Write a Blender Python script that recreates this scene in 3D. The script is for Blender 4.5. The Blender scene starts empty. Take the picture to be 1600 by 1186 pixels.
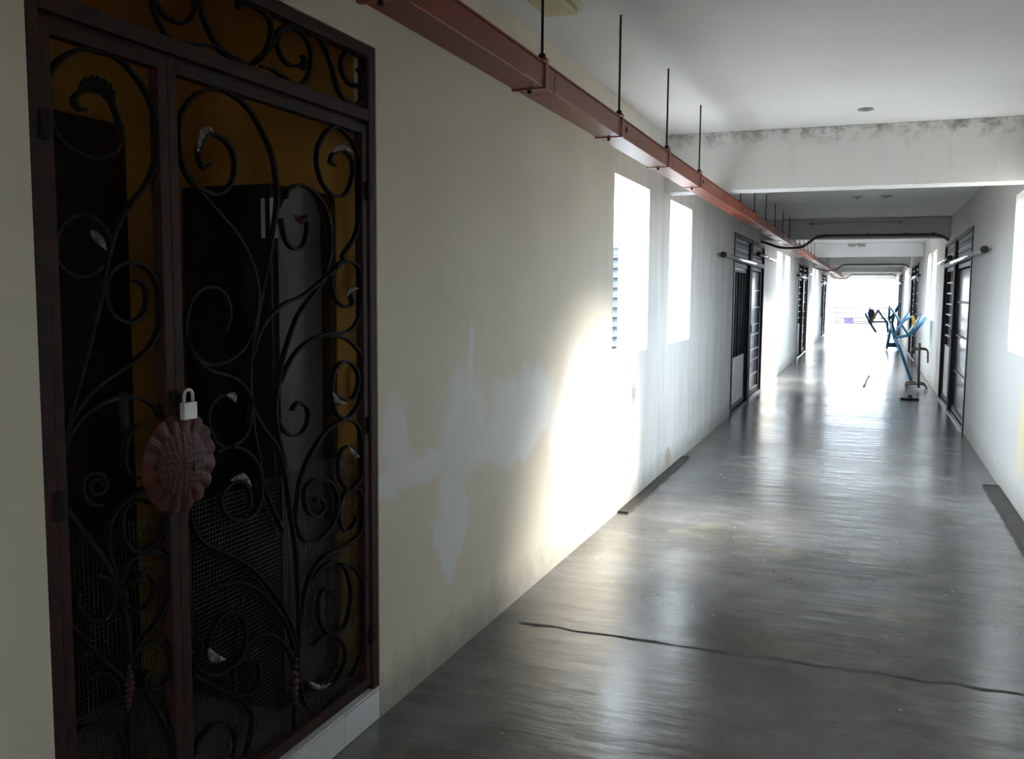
import bpy, bmesh, math, random
from mathutils import Vector, Matrix
random.seed(7)
C = bpy.context.scene.collection
SC = bpy.context.scene
# ------------------------------------------------------------------ camera
FPX, PIT, YAW, ROLL = 1440.23, 0.0941, 0.3679, 0.0071
CAM = Vector((0.0, 0.0, 1.5))
def cam_axes():
    cy, sy, cp, sp = math.cos(YAW), math.sin(YAW), math.cos(PIT), math.sin(PIT)
    F = Vector((-sy*cp, cy*cp, -sp)); R = Vector((cy, sy, 0)); U = R.cross(F)
    c, s = math.cos(ROLL), math.sin(ROLL)
    return F, R*c + U*s, U*c - R*s
FW, RT, UP = cam_axes()
cd = bpy.data.cameras.new('camera'); cam = bpy.data.objects.new('camera', cd); C.objects.link(cam)
cd.sensor_width = 36; cd.lens = 36*FPX/1600; cd.clip_start = 0.02; cd.clip_end = 400
M = Matrix((RT, UP, -FW)).transposed().to_4x4(); M.translation = CAM
cam.matrix_world = M
SC.camera = cam
# ------------------------------------------------------------------ world, sun, exposure
SC.view_settings.view_transform = 'Standard'; SC.view_settings.look = 'None'
SC.view_settings.gamma = 1; SC.view_settings.use_curve_mapping = False
SC.view_settings.exposure = 0.70
SC.cycles.diffuse_bounces = 8; SC.cycles.max_bounces = 12
W = bpy.data.worlds.new('hazy_sky'); SC.world = W; W.use_nodes = True
wn = W.node_tree.nodes; wl = W.node_tree.links
bg = wn['Background']; bg.inputs['Strength'].default_value = 17.5
tc = wn.new('ShaderNodeTexCoord'); sx = wn.new('ShaderNodeSeparateXYZ'); wl.new(tc.outputs['Generated'], sx.inputs[0])
mr = wn.new('ShaderNodeMapRange'); mr.inputs['From Min'].default_value = -0.06; mr.inputs['From Max'].default_value = 0.06
wl.new(sx.outputs['Z'], mr.inputs['Value'])
mx = wn.new('ShaderNodeMix'); mx.data_type = 'RGBA'
mx.inputs[6].default_value = (0.10, 0.10, 0.095, 1); mx.inputs[7].default_value = (0.74, 0.87, 1.0, 1)
wl.new(mr.outputs[0], mx.inputs[0]); wl.new(mx.outputs[2], bg.inputs['Color'])
sd = bpy.data.lights.new('hazy_sun', 'SUN'); sun = bpy.data.objects.new('hazy_sun', sd); C.objects.link(sun)
sd.energy = 26.0; sd.angle = math.radians(25); sd.color = (1.0, 0.97, 0.91)
SUN_DIR = Vector((-2.57, -2.0, -1.42)).normalized()
sun.rotation_euler = SUN_DIR.to_track_quat('-Z', 'Y').to_euler(); sun.location = (12, 20, 12)

XL, XR = -1.554, 1.017          # corridor faces of the two walls
TH = 0.225                      # wall thickness
Y0, YE = -11.0, 43.2             # corridor ends
ZC1, ZC2, ZB = 2.75, 2.59, 2.305
BEAMS = [7.39, 14.3, 21.1, 27.9, 34.8, 41.4]
WIN_L = [(-5.36, -4.34), (-3.58, -2.58), (5.84, 6.86), (7.62, 8.62), (17.05, 18.1), (18.75, 19.9), (28.0, 29.1), (29.9, 31.0), (39.0, 40.0)]  # windows behind the camera (negative Y) are unseen, added for ambient light
WIN_R = [(-4.2, -3.15), (7.0, 8.05), (16.9, 17.9), (18.35, 19.4), (28.6, 29.7), (30.3, 31.4), (39.0, 40.0)]  # the one behind the camera is likewise unseen, added for fill light
WZ = (1.08, 2.27)
def portal(name, loc, rot, w, h):
    d = bpy.data.lights.new(name, 'AREA'); d.shape = 'RECTANGLE'; d.size = w; d.size_y = h
    d.cycles.is_portal = True
    o = bpy.data.objects.new(name, d); C.objects.link(o); o.location = loc; o.rotation_euler = rot
for a, b in WIN_L: portal('window_daylight', (XL-TH, (a+b)/2, sum(WZ)/2), (0, -math.pi/2, 0), WZ[1]-WZ[0], b-a)
for a, b in WIN_R: portal('window_daylight', (XR+TH, (a+b)/2, sum(WZ)/2), (0, math.pi/2, 0), WZ[1]-WZ[0], b-a)
portal('end_daylight', ((XL+XR)/2, YE+.2, 1.08), (-math.pi/2, 0, 0), XR-XL, 2.16)

# ------------------------------------------------------------------ pixel -> point helpers (points on real planes)
def ray(x, y): return FW + RT*((x-800)/FPX) - UP*((y-593)/FPX)
def onX(x, y, X): d = ray(x, y); return CAM + d*(X/d.x)
def onY(x, y, Y): d = ray(x, y); return CAM + d*(Y/d.y)

# ------------------------------------------------------------------ mesh builder
ROOT = {}
class MB:
    def __init__(s): s.v = []; s.f = []; s.sm = False
    def box(s, x0, x1, y0, y1, z0, z1):
        x0, x1 = min(x0, x1), max(x0, x1); y0, y1 = min(y0, y1), max(y0, y1); z0, z1 = min(z0, z1), max(z0, z1)
        n = len(s.v)
        s.v += [(x0,y0,z0),(x1,y0,z0),(x1,y1,z0),(x0,y1,z0),(x0,y0,z1),(x1,y0,z1),(x1,y1,z1),(x0,y1,z1)]
        s.f += [tuple(n+i for i in q) for q in ((3,2,1,0),(4,5,6,7),(0,1,5,4),(1,2,6,5),(2,3,7,6),(3,0,4,7))]
        return s
    def sweep(s, pts, prof, up=None):
        """prof: function(i, t) -> list of (a, b) offsets in the frame of the path; capped."""
        P = [Vector(p) for p in pts]; N = len(P); n0 = len(s.v); k = None
        upv = Vector(up) if up else Vector((0, 0, 1)); last = None
        for i in range(N):
            T = (P[min(i+1, N-1)] - P[max(i-1, 0)])
            if T.length < 1e-9: T = Vector((0, 0, 1))
            T.normalize()
            A = upv.cross(T)
            if A.length < 1e-3: A = last.copy() if last else T.orthogonal()
            A.normalize(); last = A; B = T.cross(A)
            pr = prof(i, i/(N-1)); k = len(pr)
            for a, b in pr: s.v.append(tuple(P[i] + A*a + B*b))
        for i in range(N-1):
            for j in range(k):
                j2 = (j+1) % k
                s.f.append((n0+i*k+j, n0+i*k+j2, n0+(i+1)*k+j2, n0+(i+1)*k+j))
        s.f.append(tuple(n0+j for j in reversed(range(k)))); s.f.append(tuple(n0+(N-1)*k+j for j in range(k)))
        return s
    def tube(s, pts, r, n=8, up=None):
        c = [(math.cos(2*math.pi*j/n), math.sin(2*math.pi*j/n)) for j in range(n)]
        rr = r if callable(r) else (lambda t: r)
        s.sm = n > 4
        return s.sweep(pts, lambda i, t: [(a*rr(t), b*rr(t)) for a, b in c], up)
    def bar(s, pts, w, d, up):          # w in the plane, d along up
        return s.sweep(pts, lambda i, t: [(-w/2,-d/2),(w/2,-d/2),(w/2,d/2),(-w/2,d/2)], up)
    def prism(s, poly, axis, a0, a1):   # polygon (p,q) extruded along axis
        n = len(s.v); m = len(poly)
        def mk(p, q, a):
            return (a, p, q) if axis == 'x' else ((p, a, q) if axis == 'y' else (p, q, a))
        s.v += [mk(p, q, a0) for p, q in poly] + [mk(p, q, a1) for p, q in poly]
        for j in range(m): s.f.append((n+j, n+(j+1) % m, n+m+(j+1) % m, n+m+j))
        s.f += [tuple(n+j for j in reversed(range(m))), tuple(n+m+j for j in range(m))]
        return s
    def build(s, name, mat, parent=None, bevel=0):
        off = ROOT.get(parent.name, Vector((0,0,0))) if parent else Vector((0,0,0))
        me = bpy.data.meshes.new(name)
        me.from_pydata([(x-off.x, y-off.y, z-off.z) for x, y, z in s.v], [], s.f)
        bm = bmesh.new(); bm.from_mesh(me); bmesh.ops.recalc_face_normals(bm, faces=bm.faces); bm.to_mesh(me); bm.free()
        if s.sm:
            for p in me.polygons: p.use_smooth = len(p.vertices) == 4
        me.materials.append(mat)
        o = bpy.data.objects.new(name, me); C.objects.link(o)
        if parent: o.parent = parent; ROOT[o.name] = off
        if bevel:
            b = o.modifiers.new('soft_edges', 'BEVEL'); b.width = bevel; b.segments = 2; b.limit_method = 'ANGLE'
        return o
def box(*a): return MB().box(*a)
def thing(name, loc, label, cat, group=None):
    o = bpy.data.objects.new(name, None); C.objects.link(o); o.location = loc; o.empty_display_size = .1
    ROOT[o.name] = Vector(loc); o['label'] = label; o['category'] = cat
    if group: o['group'] = group
    return o
def tag(o, label, cat, group=None):
    o['label'] = label; o['category'] = cat
    if group: o['group'] = group
    return o
def struct(o, label=None):
    o['kind'] = 'structure'
    if label: o['label'] = label
    return o
def clone(o, parent, dloc):
    c = o.copy(); C.objects.link(c); c.parent = parent; c.location = Vector(o.location) + Vector(dloc)
    ROOT[c.name] = ROOT.get(o.name, Vector((0,0,0)))
    return c
def smooth(pts, n=6):
    P = [Vector(p) for p in pts]
    P = [P[0]*2-P[1]] + P + [P[-1]*2-P[-2]]; out = []
    for i in range(1, len(P)-2):
        a, b, c, d = P[i-1:i+3]
        for k in range(n):
            t = k/n
            out.append(0.5*((2*b) + (c-a)*t + (2*a-5*b+4*c-d)*t*t + (3*b-a-3*c+d)*t**3))
    out.append(P[-2]); return out

# ------------------------------------------------------------------ materials
class NT:
    def __init__(s, name):
        s.m = bpy.data.materials.new(name); s.m.use_nodes = True; s.t = s.m.node_tree
        s.b = s.t.nodes['Principled BSDF']
        g = s.t.nodes.new('ShaderNodeNewGeometry'); s.pos = g.outputs['Position']
    def n(s, typ, **kw):
        x = s.t.nodes.new('ShaderNode'+typ)
        for k, v in kw.items(): setattr(x, k, v)
        return x
    def link(s, a, b): s.t.links.new(a, b)
    def val(s, sock, v):
        if isinstance(v, bpy.types.NodeSocket): s.link(v, sock)
        else: sock.default_value = v
    def math(s, op, a, b=None, clamp=False):
        x = s.n('Math', operation=op, use_clamp=clamp); s.val(x.inputs[0], a)
        if b is not None: s.val(x.inputs[1], b)
        return x.outputs[0]
    def scaled(s, sc):
        x = s.n('VectorMath', operation='MULTIPLY'); s.link(s.pos, x.inputs[0]); x.inputs[1].default_value = sc; return x.outputs[0]
    def noise(s, scale, detail=4, rough=.55, vec=None):
        x = s.n('TexNoise'); x.inputs['Scale'].default_value = scale; x.inputs['Detail'].default_value = detail
        x.inputs['Roughness'].default_value = rough; s.link(vec or s.pos, x.inputs['Vector']); return x.outputs['Fac']
    def ramp(s, f, lo, hi, a=0., b=1.):
        x = s.n('MapRange'); x.clamp = True
        s.val(x.inputs['Value'], f); x.inputs['From Min'].default_value = lo; x.inputs['From Max'].default_value = hi
        x.inputs['To Min'].default_value = a; x.inputs['To Max'].default_value = b; return x.outputs[0]
    def mix(s, f, a, b):
        x = s.n('Mix', data_type='RGBA'); s.val(x.inputs[0], f)
        for i, c in ((6, a), (7, b)):
            if isinstance(c, bpy.types.NodeSocket): s.link(c, x.inputs[i])
            else: x.inputs[i].default_value = (*c, 1)
        return x.outputs[2]
    def warped(s, amt, scale):
        x = s.n('TexNoise'); x.inputs['Scale'].default_value = scale; x.inputs['Detail'].default_value = 3; s.link(s.pos, x.inputs['Vector'])
        y = s.n('VectorMath', operation='SUBTRACT'); s.link(x.outputs['Color'], y.inputs[0]); y.inputs[1].default_value = (.5,.5,.5)
        z = s.n('VectorMath', operation='SCALE'); s.link(y.outputs[0], z.inputs[0]); z.inputs['Scale'].default_value = amt
        w = s.n('VectorMath', operation='ADD'); s.link(s.pos, w.inputs[0]); s.link(z.outputs[0], w.inputs[1]); return w.outputs[0]
    def ell(s, vec, c, r, soft=.25):
        x = s.n('VectorMath', operation='SUBTRACT'); s.link(vec, x.inputs[0]); x.inputs[1].default_value = c
        y = s.n('VectorMath', operation='DIVIDE'); s.link(x.outputs[0], y.inputs[0]); y.inputs[1].default_value = r
        z = s.n('VectorMath', operation='LENGTH'); s.link(y.outputs[0], z.inputs[0])
        return s.ramp(z.outputs['Value'], 1-soft, 1, 1, 0)
    def bump(s, h, strength=.2, dist=.01):
        x = s.n('Bump'); x.inputs['Strength'].default_value = strength; x.inputs['Distance'].default_value = dist
        s.link(h, x.inputs['Height']); s.link(x.outputs[0], s.b.inputs['Normal'])
    def done(s, col, rough=.6, metal=0., spec=.5):
        s.val(s.b.inputs['Base Color'], col if isinstance(col, bpy.types.NodeSocket) else (*col, 1))
        s.val(s.b.inputs['Roughness'], rough); s.b.inputs['Metallic'].default_value = metal
        s.b.inputs['Specular IOR Level'].default_value = spec
        return s.m
def simple(name, a, b=None, scale=12, rough=.5, metal=0., bump=0., spec=.5):
    t = NT(name); f = t.noise(scale, 5)
    col = t.mix(t.ramp(f, .35, .65), a, b or tuple(x*.8 for x in a))
    if bump: t.bump(f, bump, .004)
    return t.done(col, rough, metal, spec)

def wall_material(side):
    t = NT('plaster_'+side); sp = t.n('SeparateXYZ'); t.link(t.pos, sp.inputs[0]); py, pz = sp.outputs['Y'], sp.outputs['Z']
    n1 = t.noise(1.3, 5); n2 = t.noise(9, 6); streak = t.noise(2.2, 5, .6, t.scaled((3, 3, .5)))
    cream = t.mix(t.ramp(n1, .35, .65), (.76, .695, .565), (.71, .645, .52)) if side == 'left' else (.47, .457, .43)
    white = t.mix(t.ramp(streak, .35, .7), (.72, .71, .67), (.58, .575, .55))
    if side == 'left':
        col = t.mix(t.ramp(t.math('ADD', py, t.math('MULTIPLY', n1, 1.5)), 6.0, 7.6), cream, white)
        wv = t.warped(.5, 2.6)
        mk = None
        for (y, z, ry, rz) in [(3.5,1.0,.33,.27),(3.05,.86,.6,.09),(4.25,.95,.5,.24),(5.1,.8,.6,.45),(2.88,1.0,.1,.22),(3.35,.62,.13,.25),(4.0,.8,.8,.13),(3.62,1.25,.06,.2)]:
            e = t.ell(wv, (XL, y, z), (1., ry, rz), .4); mk = e if mk is None else t.math('MAXIMUM', mk, e)
        col = t.mix(t.math('MULTIPLY', mk, .85), col, (.80, .80, .785))
        wv2 = t.warped(.06, 14)
        col = t.mix(t.math('MULTIPLY', t.ell(wv2, (XL, 6.46, .78), (1, .10, .13), .7), t.ramp(t.noise(60), .3, .6, .2, .9)), col, (.16, .16, .15))
        col = t.mix(t.math('MULTIPLY', t.ell(wv2, (XL, 7.75, .10), (1, .13, .11), .3), .75), col, (.42, .30, .15))
    else:
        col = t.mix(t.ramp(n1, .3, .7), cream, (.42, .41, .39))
        wv2 = t.warped(.2, 5)
        col = t.mix(t.math('MULTIPLY', t.ell(wv2, (XR, 7.15, .55), (1, .25, .45), .8), .6), col, (.60, .50, .20))
    # grime above the floor, irregular
    gr = t.math('MULTIPLY', t.ramp(t.math('ADD', pz, t.math('MULTIPLY', n2, -.22)), -.08, .10, 1, 0), .75)
    col = t.mix(gr, col, (.30, .28, .24))
    col = t.mix(t.ramp(t.noise(40, 2), .72, .78, 0, .35), col, (.35, .32, .27))
    t.bump(t.noise(55, 5), .18, .004)
    return t.done(col, .75, 0, .25)

def slab_material(name, base, mould=None):
    t = NT(name); sp = t.n('SeparateXYZ'); t.link(t.pos, sp.inputs[0])
    n1 = t.noise(.9, 5); col = t.mix(t.ramp(n1, .3, .7), base, tuple(c*.93 for c in base))
    if mould:
        z = t.math('ADD', sp.outputs['Z'], t.math('MULTIPLY', t.noise(3.5, 6, .7), .36))
        f = t.math('MULTIPLY', t.ramp(z, mould+.05, mould+.22), t.ramp(t.noise(14, 6, .7), .43, .60))
        f2 = t.math('MULTIPLY', t.ramp(t.noise(3.0, 5, .6, t.scaled((3, 1, .5))), .55, .75), .25)
        col = t.mix(t.math('MULTIPLY', f, .85), t.mix(f2, col, (.45, .45, .42)), (.13, .13, .12))
    t.bump(t.noise(40, 4), .12, .004)
    return t.done(col, .8, 0, .2)

def floor_material():
    t = NT('polished_concrete')
    big = t.noise(.8, 6, .6); soft = t.noise(1.1, 3, .5, t.scaled((.7, 1.3, 1))); mid = t.noise(4, 6, .65, t.scaled((.6, 1.6, 1))); fine = t.noise(40, 4)
    col = t.mix(t.ramp(big, .40, .60), (.075, .072, .064), (.18, .18, .176))
    col = t.mix(t.ramp(mid, .45, .65, 0, .75), col, (.085, .085, .08))
    col = t.mix(t.ramp(t.noise(1.7, 4), .58, .72, 0, .35), col, (.34, .29, .17))
    col = t.mix(t.ramp(fine, .62, .7, 0, .5), col, (.13, .13, .12))
    sp = t.n('TexVoronoi'); sp.inputs['Scale'].default_value = 9; t.link(t.pos, sp.inputs['Vector'])
    spot = t.math('MULTIPLY', t.ramp(sp.outputs['Distance'], .06, .10, 1, 0), t.ramp(t.noise(2.3, 2), .55, .6))
    col = t.mix(t.math('MULTIPLY', spot, .6), col, (.45, .44, .40))
    dk = t.n('TexVoronoi'); dk.inputs['Scale'].default_value = 17; t.link(t.pos, dk.inputs['Vector'])
    dsp = t.math('MULTIPLY', t.ramp(dk.outputs['Distance'], .13, .19, 1, 0), t.ramp(t.noise(1.9, 2, .5, t.scaled((1.3, 1, 1))), .56, .62))
    col = t.mix(t.math('MULTIPLY', dsp, .8), col, (.06, .06, .055))
    rgh = t.ramp(soft, .3, .7, .19, .265)
    h = t.math('ADD', t.noise(2.2, 4, .5, t.scaled((1.2, 5.0, 1))), t.math('MULTIPLY', t.noise(9, 3, .5, t.scaled((.5, 1.4, 1))), .25))
    t.bump(h, .20, .02)
    return t.done(col, rgh, 0, .5)

M_FLOOR = floor_material(); M_WL = wall_material('left'); M_WR = wall_material('right')
M_CEIL = slab_material('ceiling_paint', (.82, .825, .83)); M_BEAM1 = slab_material('mouldy_beam_paint', (.74, .74, .73), 2.75)
M_BEAM = slab_material('beam_paint', (.66, .66, .655))
M_OCHRE = simple('ochre_paint', (.66, .36, .08), (.58, .30, .06), 2, .6)
M_RUST = simple('rusty_iron', (.060, .021, .015), (.026, .018, .018), 14, .65, 0, .5, .2)
M_IRON = simple('black_wrought_iron', (.007, .006, .006), (.013, .009, .008), 30, .7, 0, .3, .15)
M_MESHW = simple('dark_wire', (.05, .05, .05), None, 30, .45, .6)
M_SILVER = simple('silver_leaf_paint', (.30, .28, .27), (.10, .08, .075), 60, .35, .7, .4)
M_COPPER = simple('coppery_brown_cast', (.095, .018, .008), (.040, .012, .008), 25, .5, 0, .5, .22)
M_BRASSY = simple('padlock_steel', (.72, .71, .66), (.62, .61, .57), 20, .35, .4)
M_TILE = simple('white_glazed_tile', (.74, .75, .75), (.70, .71, .71), 3, .25)
M_GROUT = simple('grey_grout', (.30, .29, .27), None, 20, .9)
M_DARKWOOD = simple('dark_brown_wood', (.028, .018, .014), (.018, .012, .010), 8, .5)
M_CAB = simple('black_cabinet', (.010, .010, .012), (.014, .014, .016), 6, .45)
M_REFL = simple('grey_cabinet_reflection', (.17, .17, .18), (.13, .13, .14), 3, .35, .3)  # grey tone stands in for light reflected off the black cabinet front
M_TRUNK = simple('red_orange_enamel', (.29, .060, .024), (.22, .046, .019), 5, .33, 0, .05, .13)
M_TRUNKD = simple('red_strap_enamel', (.36, .09, .055), (.28, .07, .045), 8, .4)
M_ROD = simple('black_threaded_rod', (.02, .02, .02), None, 80, .5, .4)
M_DOOR = simple('dark_lacquered_steel', (.014, .011, .012), (.020, .015, .015), 6, .45, 0, 0, .25)
M_DOORP = simple('dark_blue_grey_panel', (.030, .032, .045), (.022, .022, .030), 5, .16)
M_EDGE = simple('bright_aluminium', (.62, .64, .68), (.52, .54, .58), 10, .25, .6)
M_CURT = simple('dark_teal_curtain', (.012, .06, .06), (.008, .04, .045), 6, .7)
M_PALE = simple('pale_grey_sheet', (.60, .61, .63), (.48, .48, .50), 4, .4)
M_PANE = simple('reflective_window_glass', (.10, .11, .13), None, 3, .05, 0., 0, .9)
M_WBAR = simple('white_grille_paint', (.75, .76, .78), None, 10, .35)
M_CONDUIT = simple('dark_grey_conduit', (.055, .05, .05), (.08, .075, .07), 10, .5)
M_CREAM = simple('aged_cream_plastic', (.62, .58, .36), (.55, .50, .30), 12, .5)
M_FIX = simple('grey_fitting', (.30, .30, .29), None, 15, .6)
M_BLUE = simple('blue_steel_tube', (.022, .095, .17), (.03, .12, .20), 8, .4, 0, 0, .3)
M_PALEB = simple('pale_green_blue_plastic', (.16, .27, .30), (.12, .22, .26), 8, .4)
M_NAVY = simple('navy_cloth', (.03, .03, .09), (.05, .04, .11), 20, .9)
M_YEL = simple('yellow_cloth', (.36, .22, .03), (.30, .18, .03), 15, .8)
M_PURP = simple('mauve_plastic_crate', (.06, .04, .09), None, 6, .5)
M_BROWNM = simple('brown_rusty_pipe', (.10, .08, .07), (.16, .11, .08), 25, .5, .4, .3)
M_RUBBER = simple('black_rubber', (.012, .012, .012), None, 20, .6)
M_GRATE = simple('dirty_iron_grating', (.05, .047, .043), (.09, .08, .07), 14, .6, .3, .4)
M_RAIL = simple('brown_painted_railing', (.06, .045, .035), None, 10, .5)
M_FACADE = simple('white_render', (.80, .81, .82), (.74, .75, .76), 3, .85)
M_LOUV = simple('grey_louvre_glass', (.055, .065, .07), (.04, .05, .055), 3, .4, 0, 0, .2)
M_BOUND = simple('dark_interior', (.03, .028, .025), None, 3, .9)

# ------------------------------------------------------------------ structure
def wall(name, xf, xb, openings, mat, z1=3.0):
    m = MB(); y = Y0
    for a, b, lo, hi in sorted(openings):
        m.box(xf, xb, y, a, 0, z1)
        if lo > 0: m.box(xf, xb, a, b, 0, lo)
        m.box(xf, xb, a, b, hi, z1); y = b
    m.box(xf, xb, y, YE, 0, z1)
    return struct(m.build(name, mat))
DOORS_L = [(11.5, 13.2), (13.3, 14.9), (22.5, 24.15), (24.25, 25.9), (33.6, 35.3), (35.4, 37.1)]
DOORS_R = [(11.1, 13.2), (13.3, 14.97), (22.7, 24.5), (24.6, 26.4), (33.6, 35.3), (35.4, 37.1)]
DTOP = 2.25
wall('wall_left', XL, XL-TH, [(1.25, 2.86, 0, 2.57)] + [(a, b, *WZ) for a, b in WIN_L] + [(a, b, 0, DTOP) for a, b in DOORS_L], M_WL)
# thin masonry returns either side of and above the gate
g = MB().box(XL, XL-.085, 1.25, 1.383, 0, 2.57).box(XL, XL-.085, 2.76, 2.86, 0, 2.57).box(XL, XL-.085, 1.383, 2.76, 2.30, 2.57)
struct(g.build('wall_gate_surround', M_WL))
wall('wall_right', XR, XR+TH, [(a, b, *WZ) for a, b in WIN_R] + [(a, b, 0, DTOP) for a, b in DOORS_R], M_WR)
struct(box(XL-TH, XR+TH, Y0-.2, Y0, 0, 3.0).build('wall_back', M_WR))
struct(box(XL-TH, XR+TH, Y0-.2, 46.2, -.2, 0).build('floor', M_FLOOR))
struct(box(XL-TH, XR+TH, Y0-.2, BEAMS[0]+.25, ZC1, 3.0).build('ceiling', M_CEIL))
struct(box(XL-TH, XR+TH, BEAMS[0]+.25, YE+.3, ZC2, 3.0).build('ceiling_low', M_CEIL))
for i, yb in enumerate(BEAMS):
    o = box(XL, XR, yb, yb+.25, ZB if i else 2.302, ZC2 if i else ZC1).build('ceiling_beam', M_BEAM if i else M_BEAM1, bevel=.006)
    struct(o)
struct(box(XL, XR, YE-.2, YE, 2.16, ZC2).build('end_lintel', M_BEAM))
# floor construction joint: a narrow dark filler strip crossing the floor
def joint(y):
    m = MB(); pts = []
    x = XL+.12
    while x < XR:
        pts.append(Vector((x, y+random.uniform(-.012, .012), 0))); x += .09
    m.sweep(pts, lambda i, t: [(-.013-.007*math.sin(i*2.1), .0003), (.013+.007*math.sin(i*1.3), .0003), (.004, .0006), (-.004, .0006)])
    return m
struct(joint(3.83).build('floor_joint', simple('joint_dirt', (.075, .073, .067), (.16, .158, .148), 9, .95, 0, 0, .05)))

# drain gratings set along the foot of the walls under the windows
def grating(x0, x1, y0, y1, label):
    t = thing('drain_cover', ((x0+x1)/2, (y0+y1)/2, 0), label, 'drain cover')
    m = MB().box(x0, x1, y0, y1, .0005, .006); m.build('plate', M_GRATE, t)
    r = MB().box(x0, x0+.008, y0, y1, .006, .013).box(x1-.008, x1, y0, y1, .006, .013).box(x0+.008, x1-.008, y0, y0+.01, .006, .013).box(x0+.008, x1-.008, y1-.01, y1, .006, .013)
    r.build('rim', M_GRATE, t)
grating(XL+.004, XL+.075, 6.06, 8.4, 'long dark metal drain cover along the floor below the first pair of windows')
grating(XR-.12, XR-.004, 5.2, 8.07, 'dark metal drain cover along the floor at the foot of the opposite wall')

# light-well facade beyond the left windows, with a louvred window
struct(box(-6.5, XL-TH, 11.2, 11.4, -3, 6).build('wall_lightwell', M_FACADE))
lw = thing('louvre_window', (-3.2, 11.2, .75), 'grey louvred window on the white facade seen through the nearest window', 'window')
box(-3.62, -3.55, 11.14, 11.2, .70, 2.15).build('frame', M_FACADE, lw)
box(-2.90, -2.84, 11.14, 11.2, .70, 2.15).build('frame', M_FACADE, lw)
box(-3.62, -2.84, 11.14, 11.2, 2.08, 2.15).build('frame', M_FACADE, lw)
for i in range(11):
    z = .74+i*.122
    MB().prism([(11.10, z), (11.106, z-.005), (11.185, z+.095), (11.18, z+.10)], 'x', -3.55, -2.90).build('slat', M_LOUV, lw)

# ------------------------------------------------------------------ alcove behind the gate
AX = -2.37
struct(box(AX-.1, AX, 1.15, 2.96, .0, 2.7).build('wall_alcove_back', M_OCHRE))
struct(box(AX, XL-.0851, 1.15, 1.258, .112, 2.56).build('wall_alcove_near', M_OCHRE))
struct(box(AX, XL-.0851, 2.852, 2.96, .112, 2.56).build('wall_alcove_far', M_OCHRE))
struct(box(AX-.1, XL-.0851, 1.15, 2.96, 2.562, 2.7).build('ceiling_alcove', M_OCHRE))
struct(box(AX, XL-.012, 1.2505, 2.8595, .001, .11).build('floor_alcove', simple('alcove_cement', (.30, .30, .29), (.24, .24, .235), 3, .5)))
step = struct(box(XL-.0118, XL-.008, 1.3835, 2.7595, .001, .108).build('gate_step', M_GROUT))
ye = 2.757
for wdt in (.235, .30, .30, .30, .228):
    box(XL-.0079, XL+.001, ye-wdt+.0015, ye-.0015, .002, .106).build('riser_tile', M_TILE, step, .0015)
    box(XL-.047, XL+.001, ye-wdt+.0015, ye-.0015, .1105, .1175).build('tread_tile', M_TILE, step, .0015)
    ye -= wdt
# inner timber door on the alcove back wall
dr = struct(box(AX+.001, AX+.035, 1.62, 2.46, .118, 2.045).build('door_1', M_DARKWOOD, bevel=.004), 'dark brown timber door inside the alcove')
for (a, b, c, d) in [(1.70, 2.0, 1.15, 1.92), (2.08, 2.38, 1.15, 1.92), (1.70, 2.0, .28, 1.0), (2.08, 2.38, .28, 1.0)]:
    box(AX+.0355, AX+.045, a, b, c, d).build('door_panel', M_DARKWOOD, dr, .006)
box(AX+.036, AX+.06, 2.39, 2.41, 1.02, 1.16).build('door_handle', M_EDGE, dr)
# tall cabinet in the alcove
cb = thing('tall_cabinet', (-1.93, 2.645, .11), 'tall black cabinet with a painted grey reflection on its rounded front inside the gated alcove', 'cabinet')
box(-2.11, -1.76, 2.46, 2.83, .115, 1.835).build('body', M_CAB, cb, .006)
prof = [(2.463, -1.757)] + [(2.463+.35*i/10, -1.757+.035*math.sin(math.pi*i/10)**.7) for i in range(1, 10)] + [(2.813, -1.757)]
n = MB(); N = len(prof)
n.v = [(x, y, z) for z in (.16, 1.80) for y, x in prof]
n.f = [(i, i+1, N+i+1, N+i) for i in range(N-1)] + [tuple(range(N)), tuple(range(2*N-1, N-1, -1)), (N-1, 0, N, 2*N-1)]
n.build('door', M_CAB, cb)
gp = [(2.468+.20*i/6, -1.753+.034*math.sin(math.pi*min(1, (.01+.20*i/6)/.35))**.7) for i in range(7)]  # grey strip imitates light reflecting on the convex black cabinet door
n = MB(); k = 7
top = [1.74, 1.80, 1.825, 1.83, 1.825, 1.80, 1.74]
n.v = [(x, y, .18) for y, x in gp] + [(x, y, top[i]) for i, (y, x) in enumerate(gp)] + [(x+.004, y, .18) for y, x in gp] + [(x+.004, y, top[i]) for i, (y, x) in enumerate(gp)]
for i in range(k-1):
    n.f += [(i, i+1, k+i+1, k+i), (2*k+i, 2*k+i+1, 3*k+i+1, 3*k+i), (k+i, k+i+1, 3*k+i+1, 3*k+i), (i, i+1, 2*k+i+1, 2*k+i)]
n.f += [(0, k, 3*k, 2*k), (k-1, 2*k-1, 4*k-1, 3*k-1)]
n.build('painted_reflection', M_REFL, cb)
box(-1.80, -1.785, 2.4585, 2.4595, 1.665, 1.79).build('sticker', M_PALE, cb)
box(-1.765, -1.740+.0, 2.4570, 2.4595, 1.665, 1.79).build('sticker', M_TILE, cb)

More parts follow.
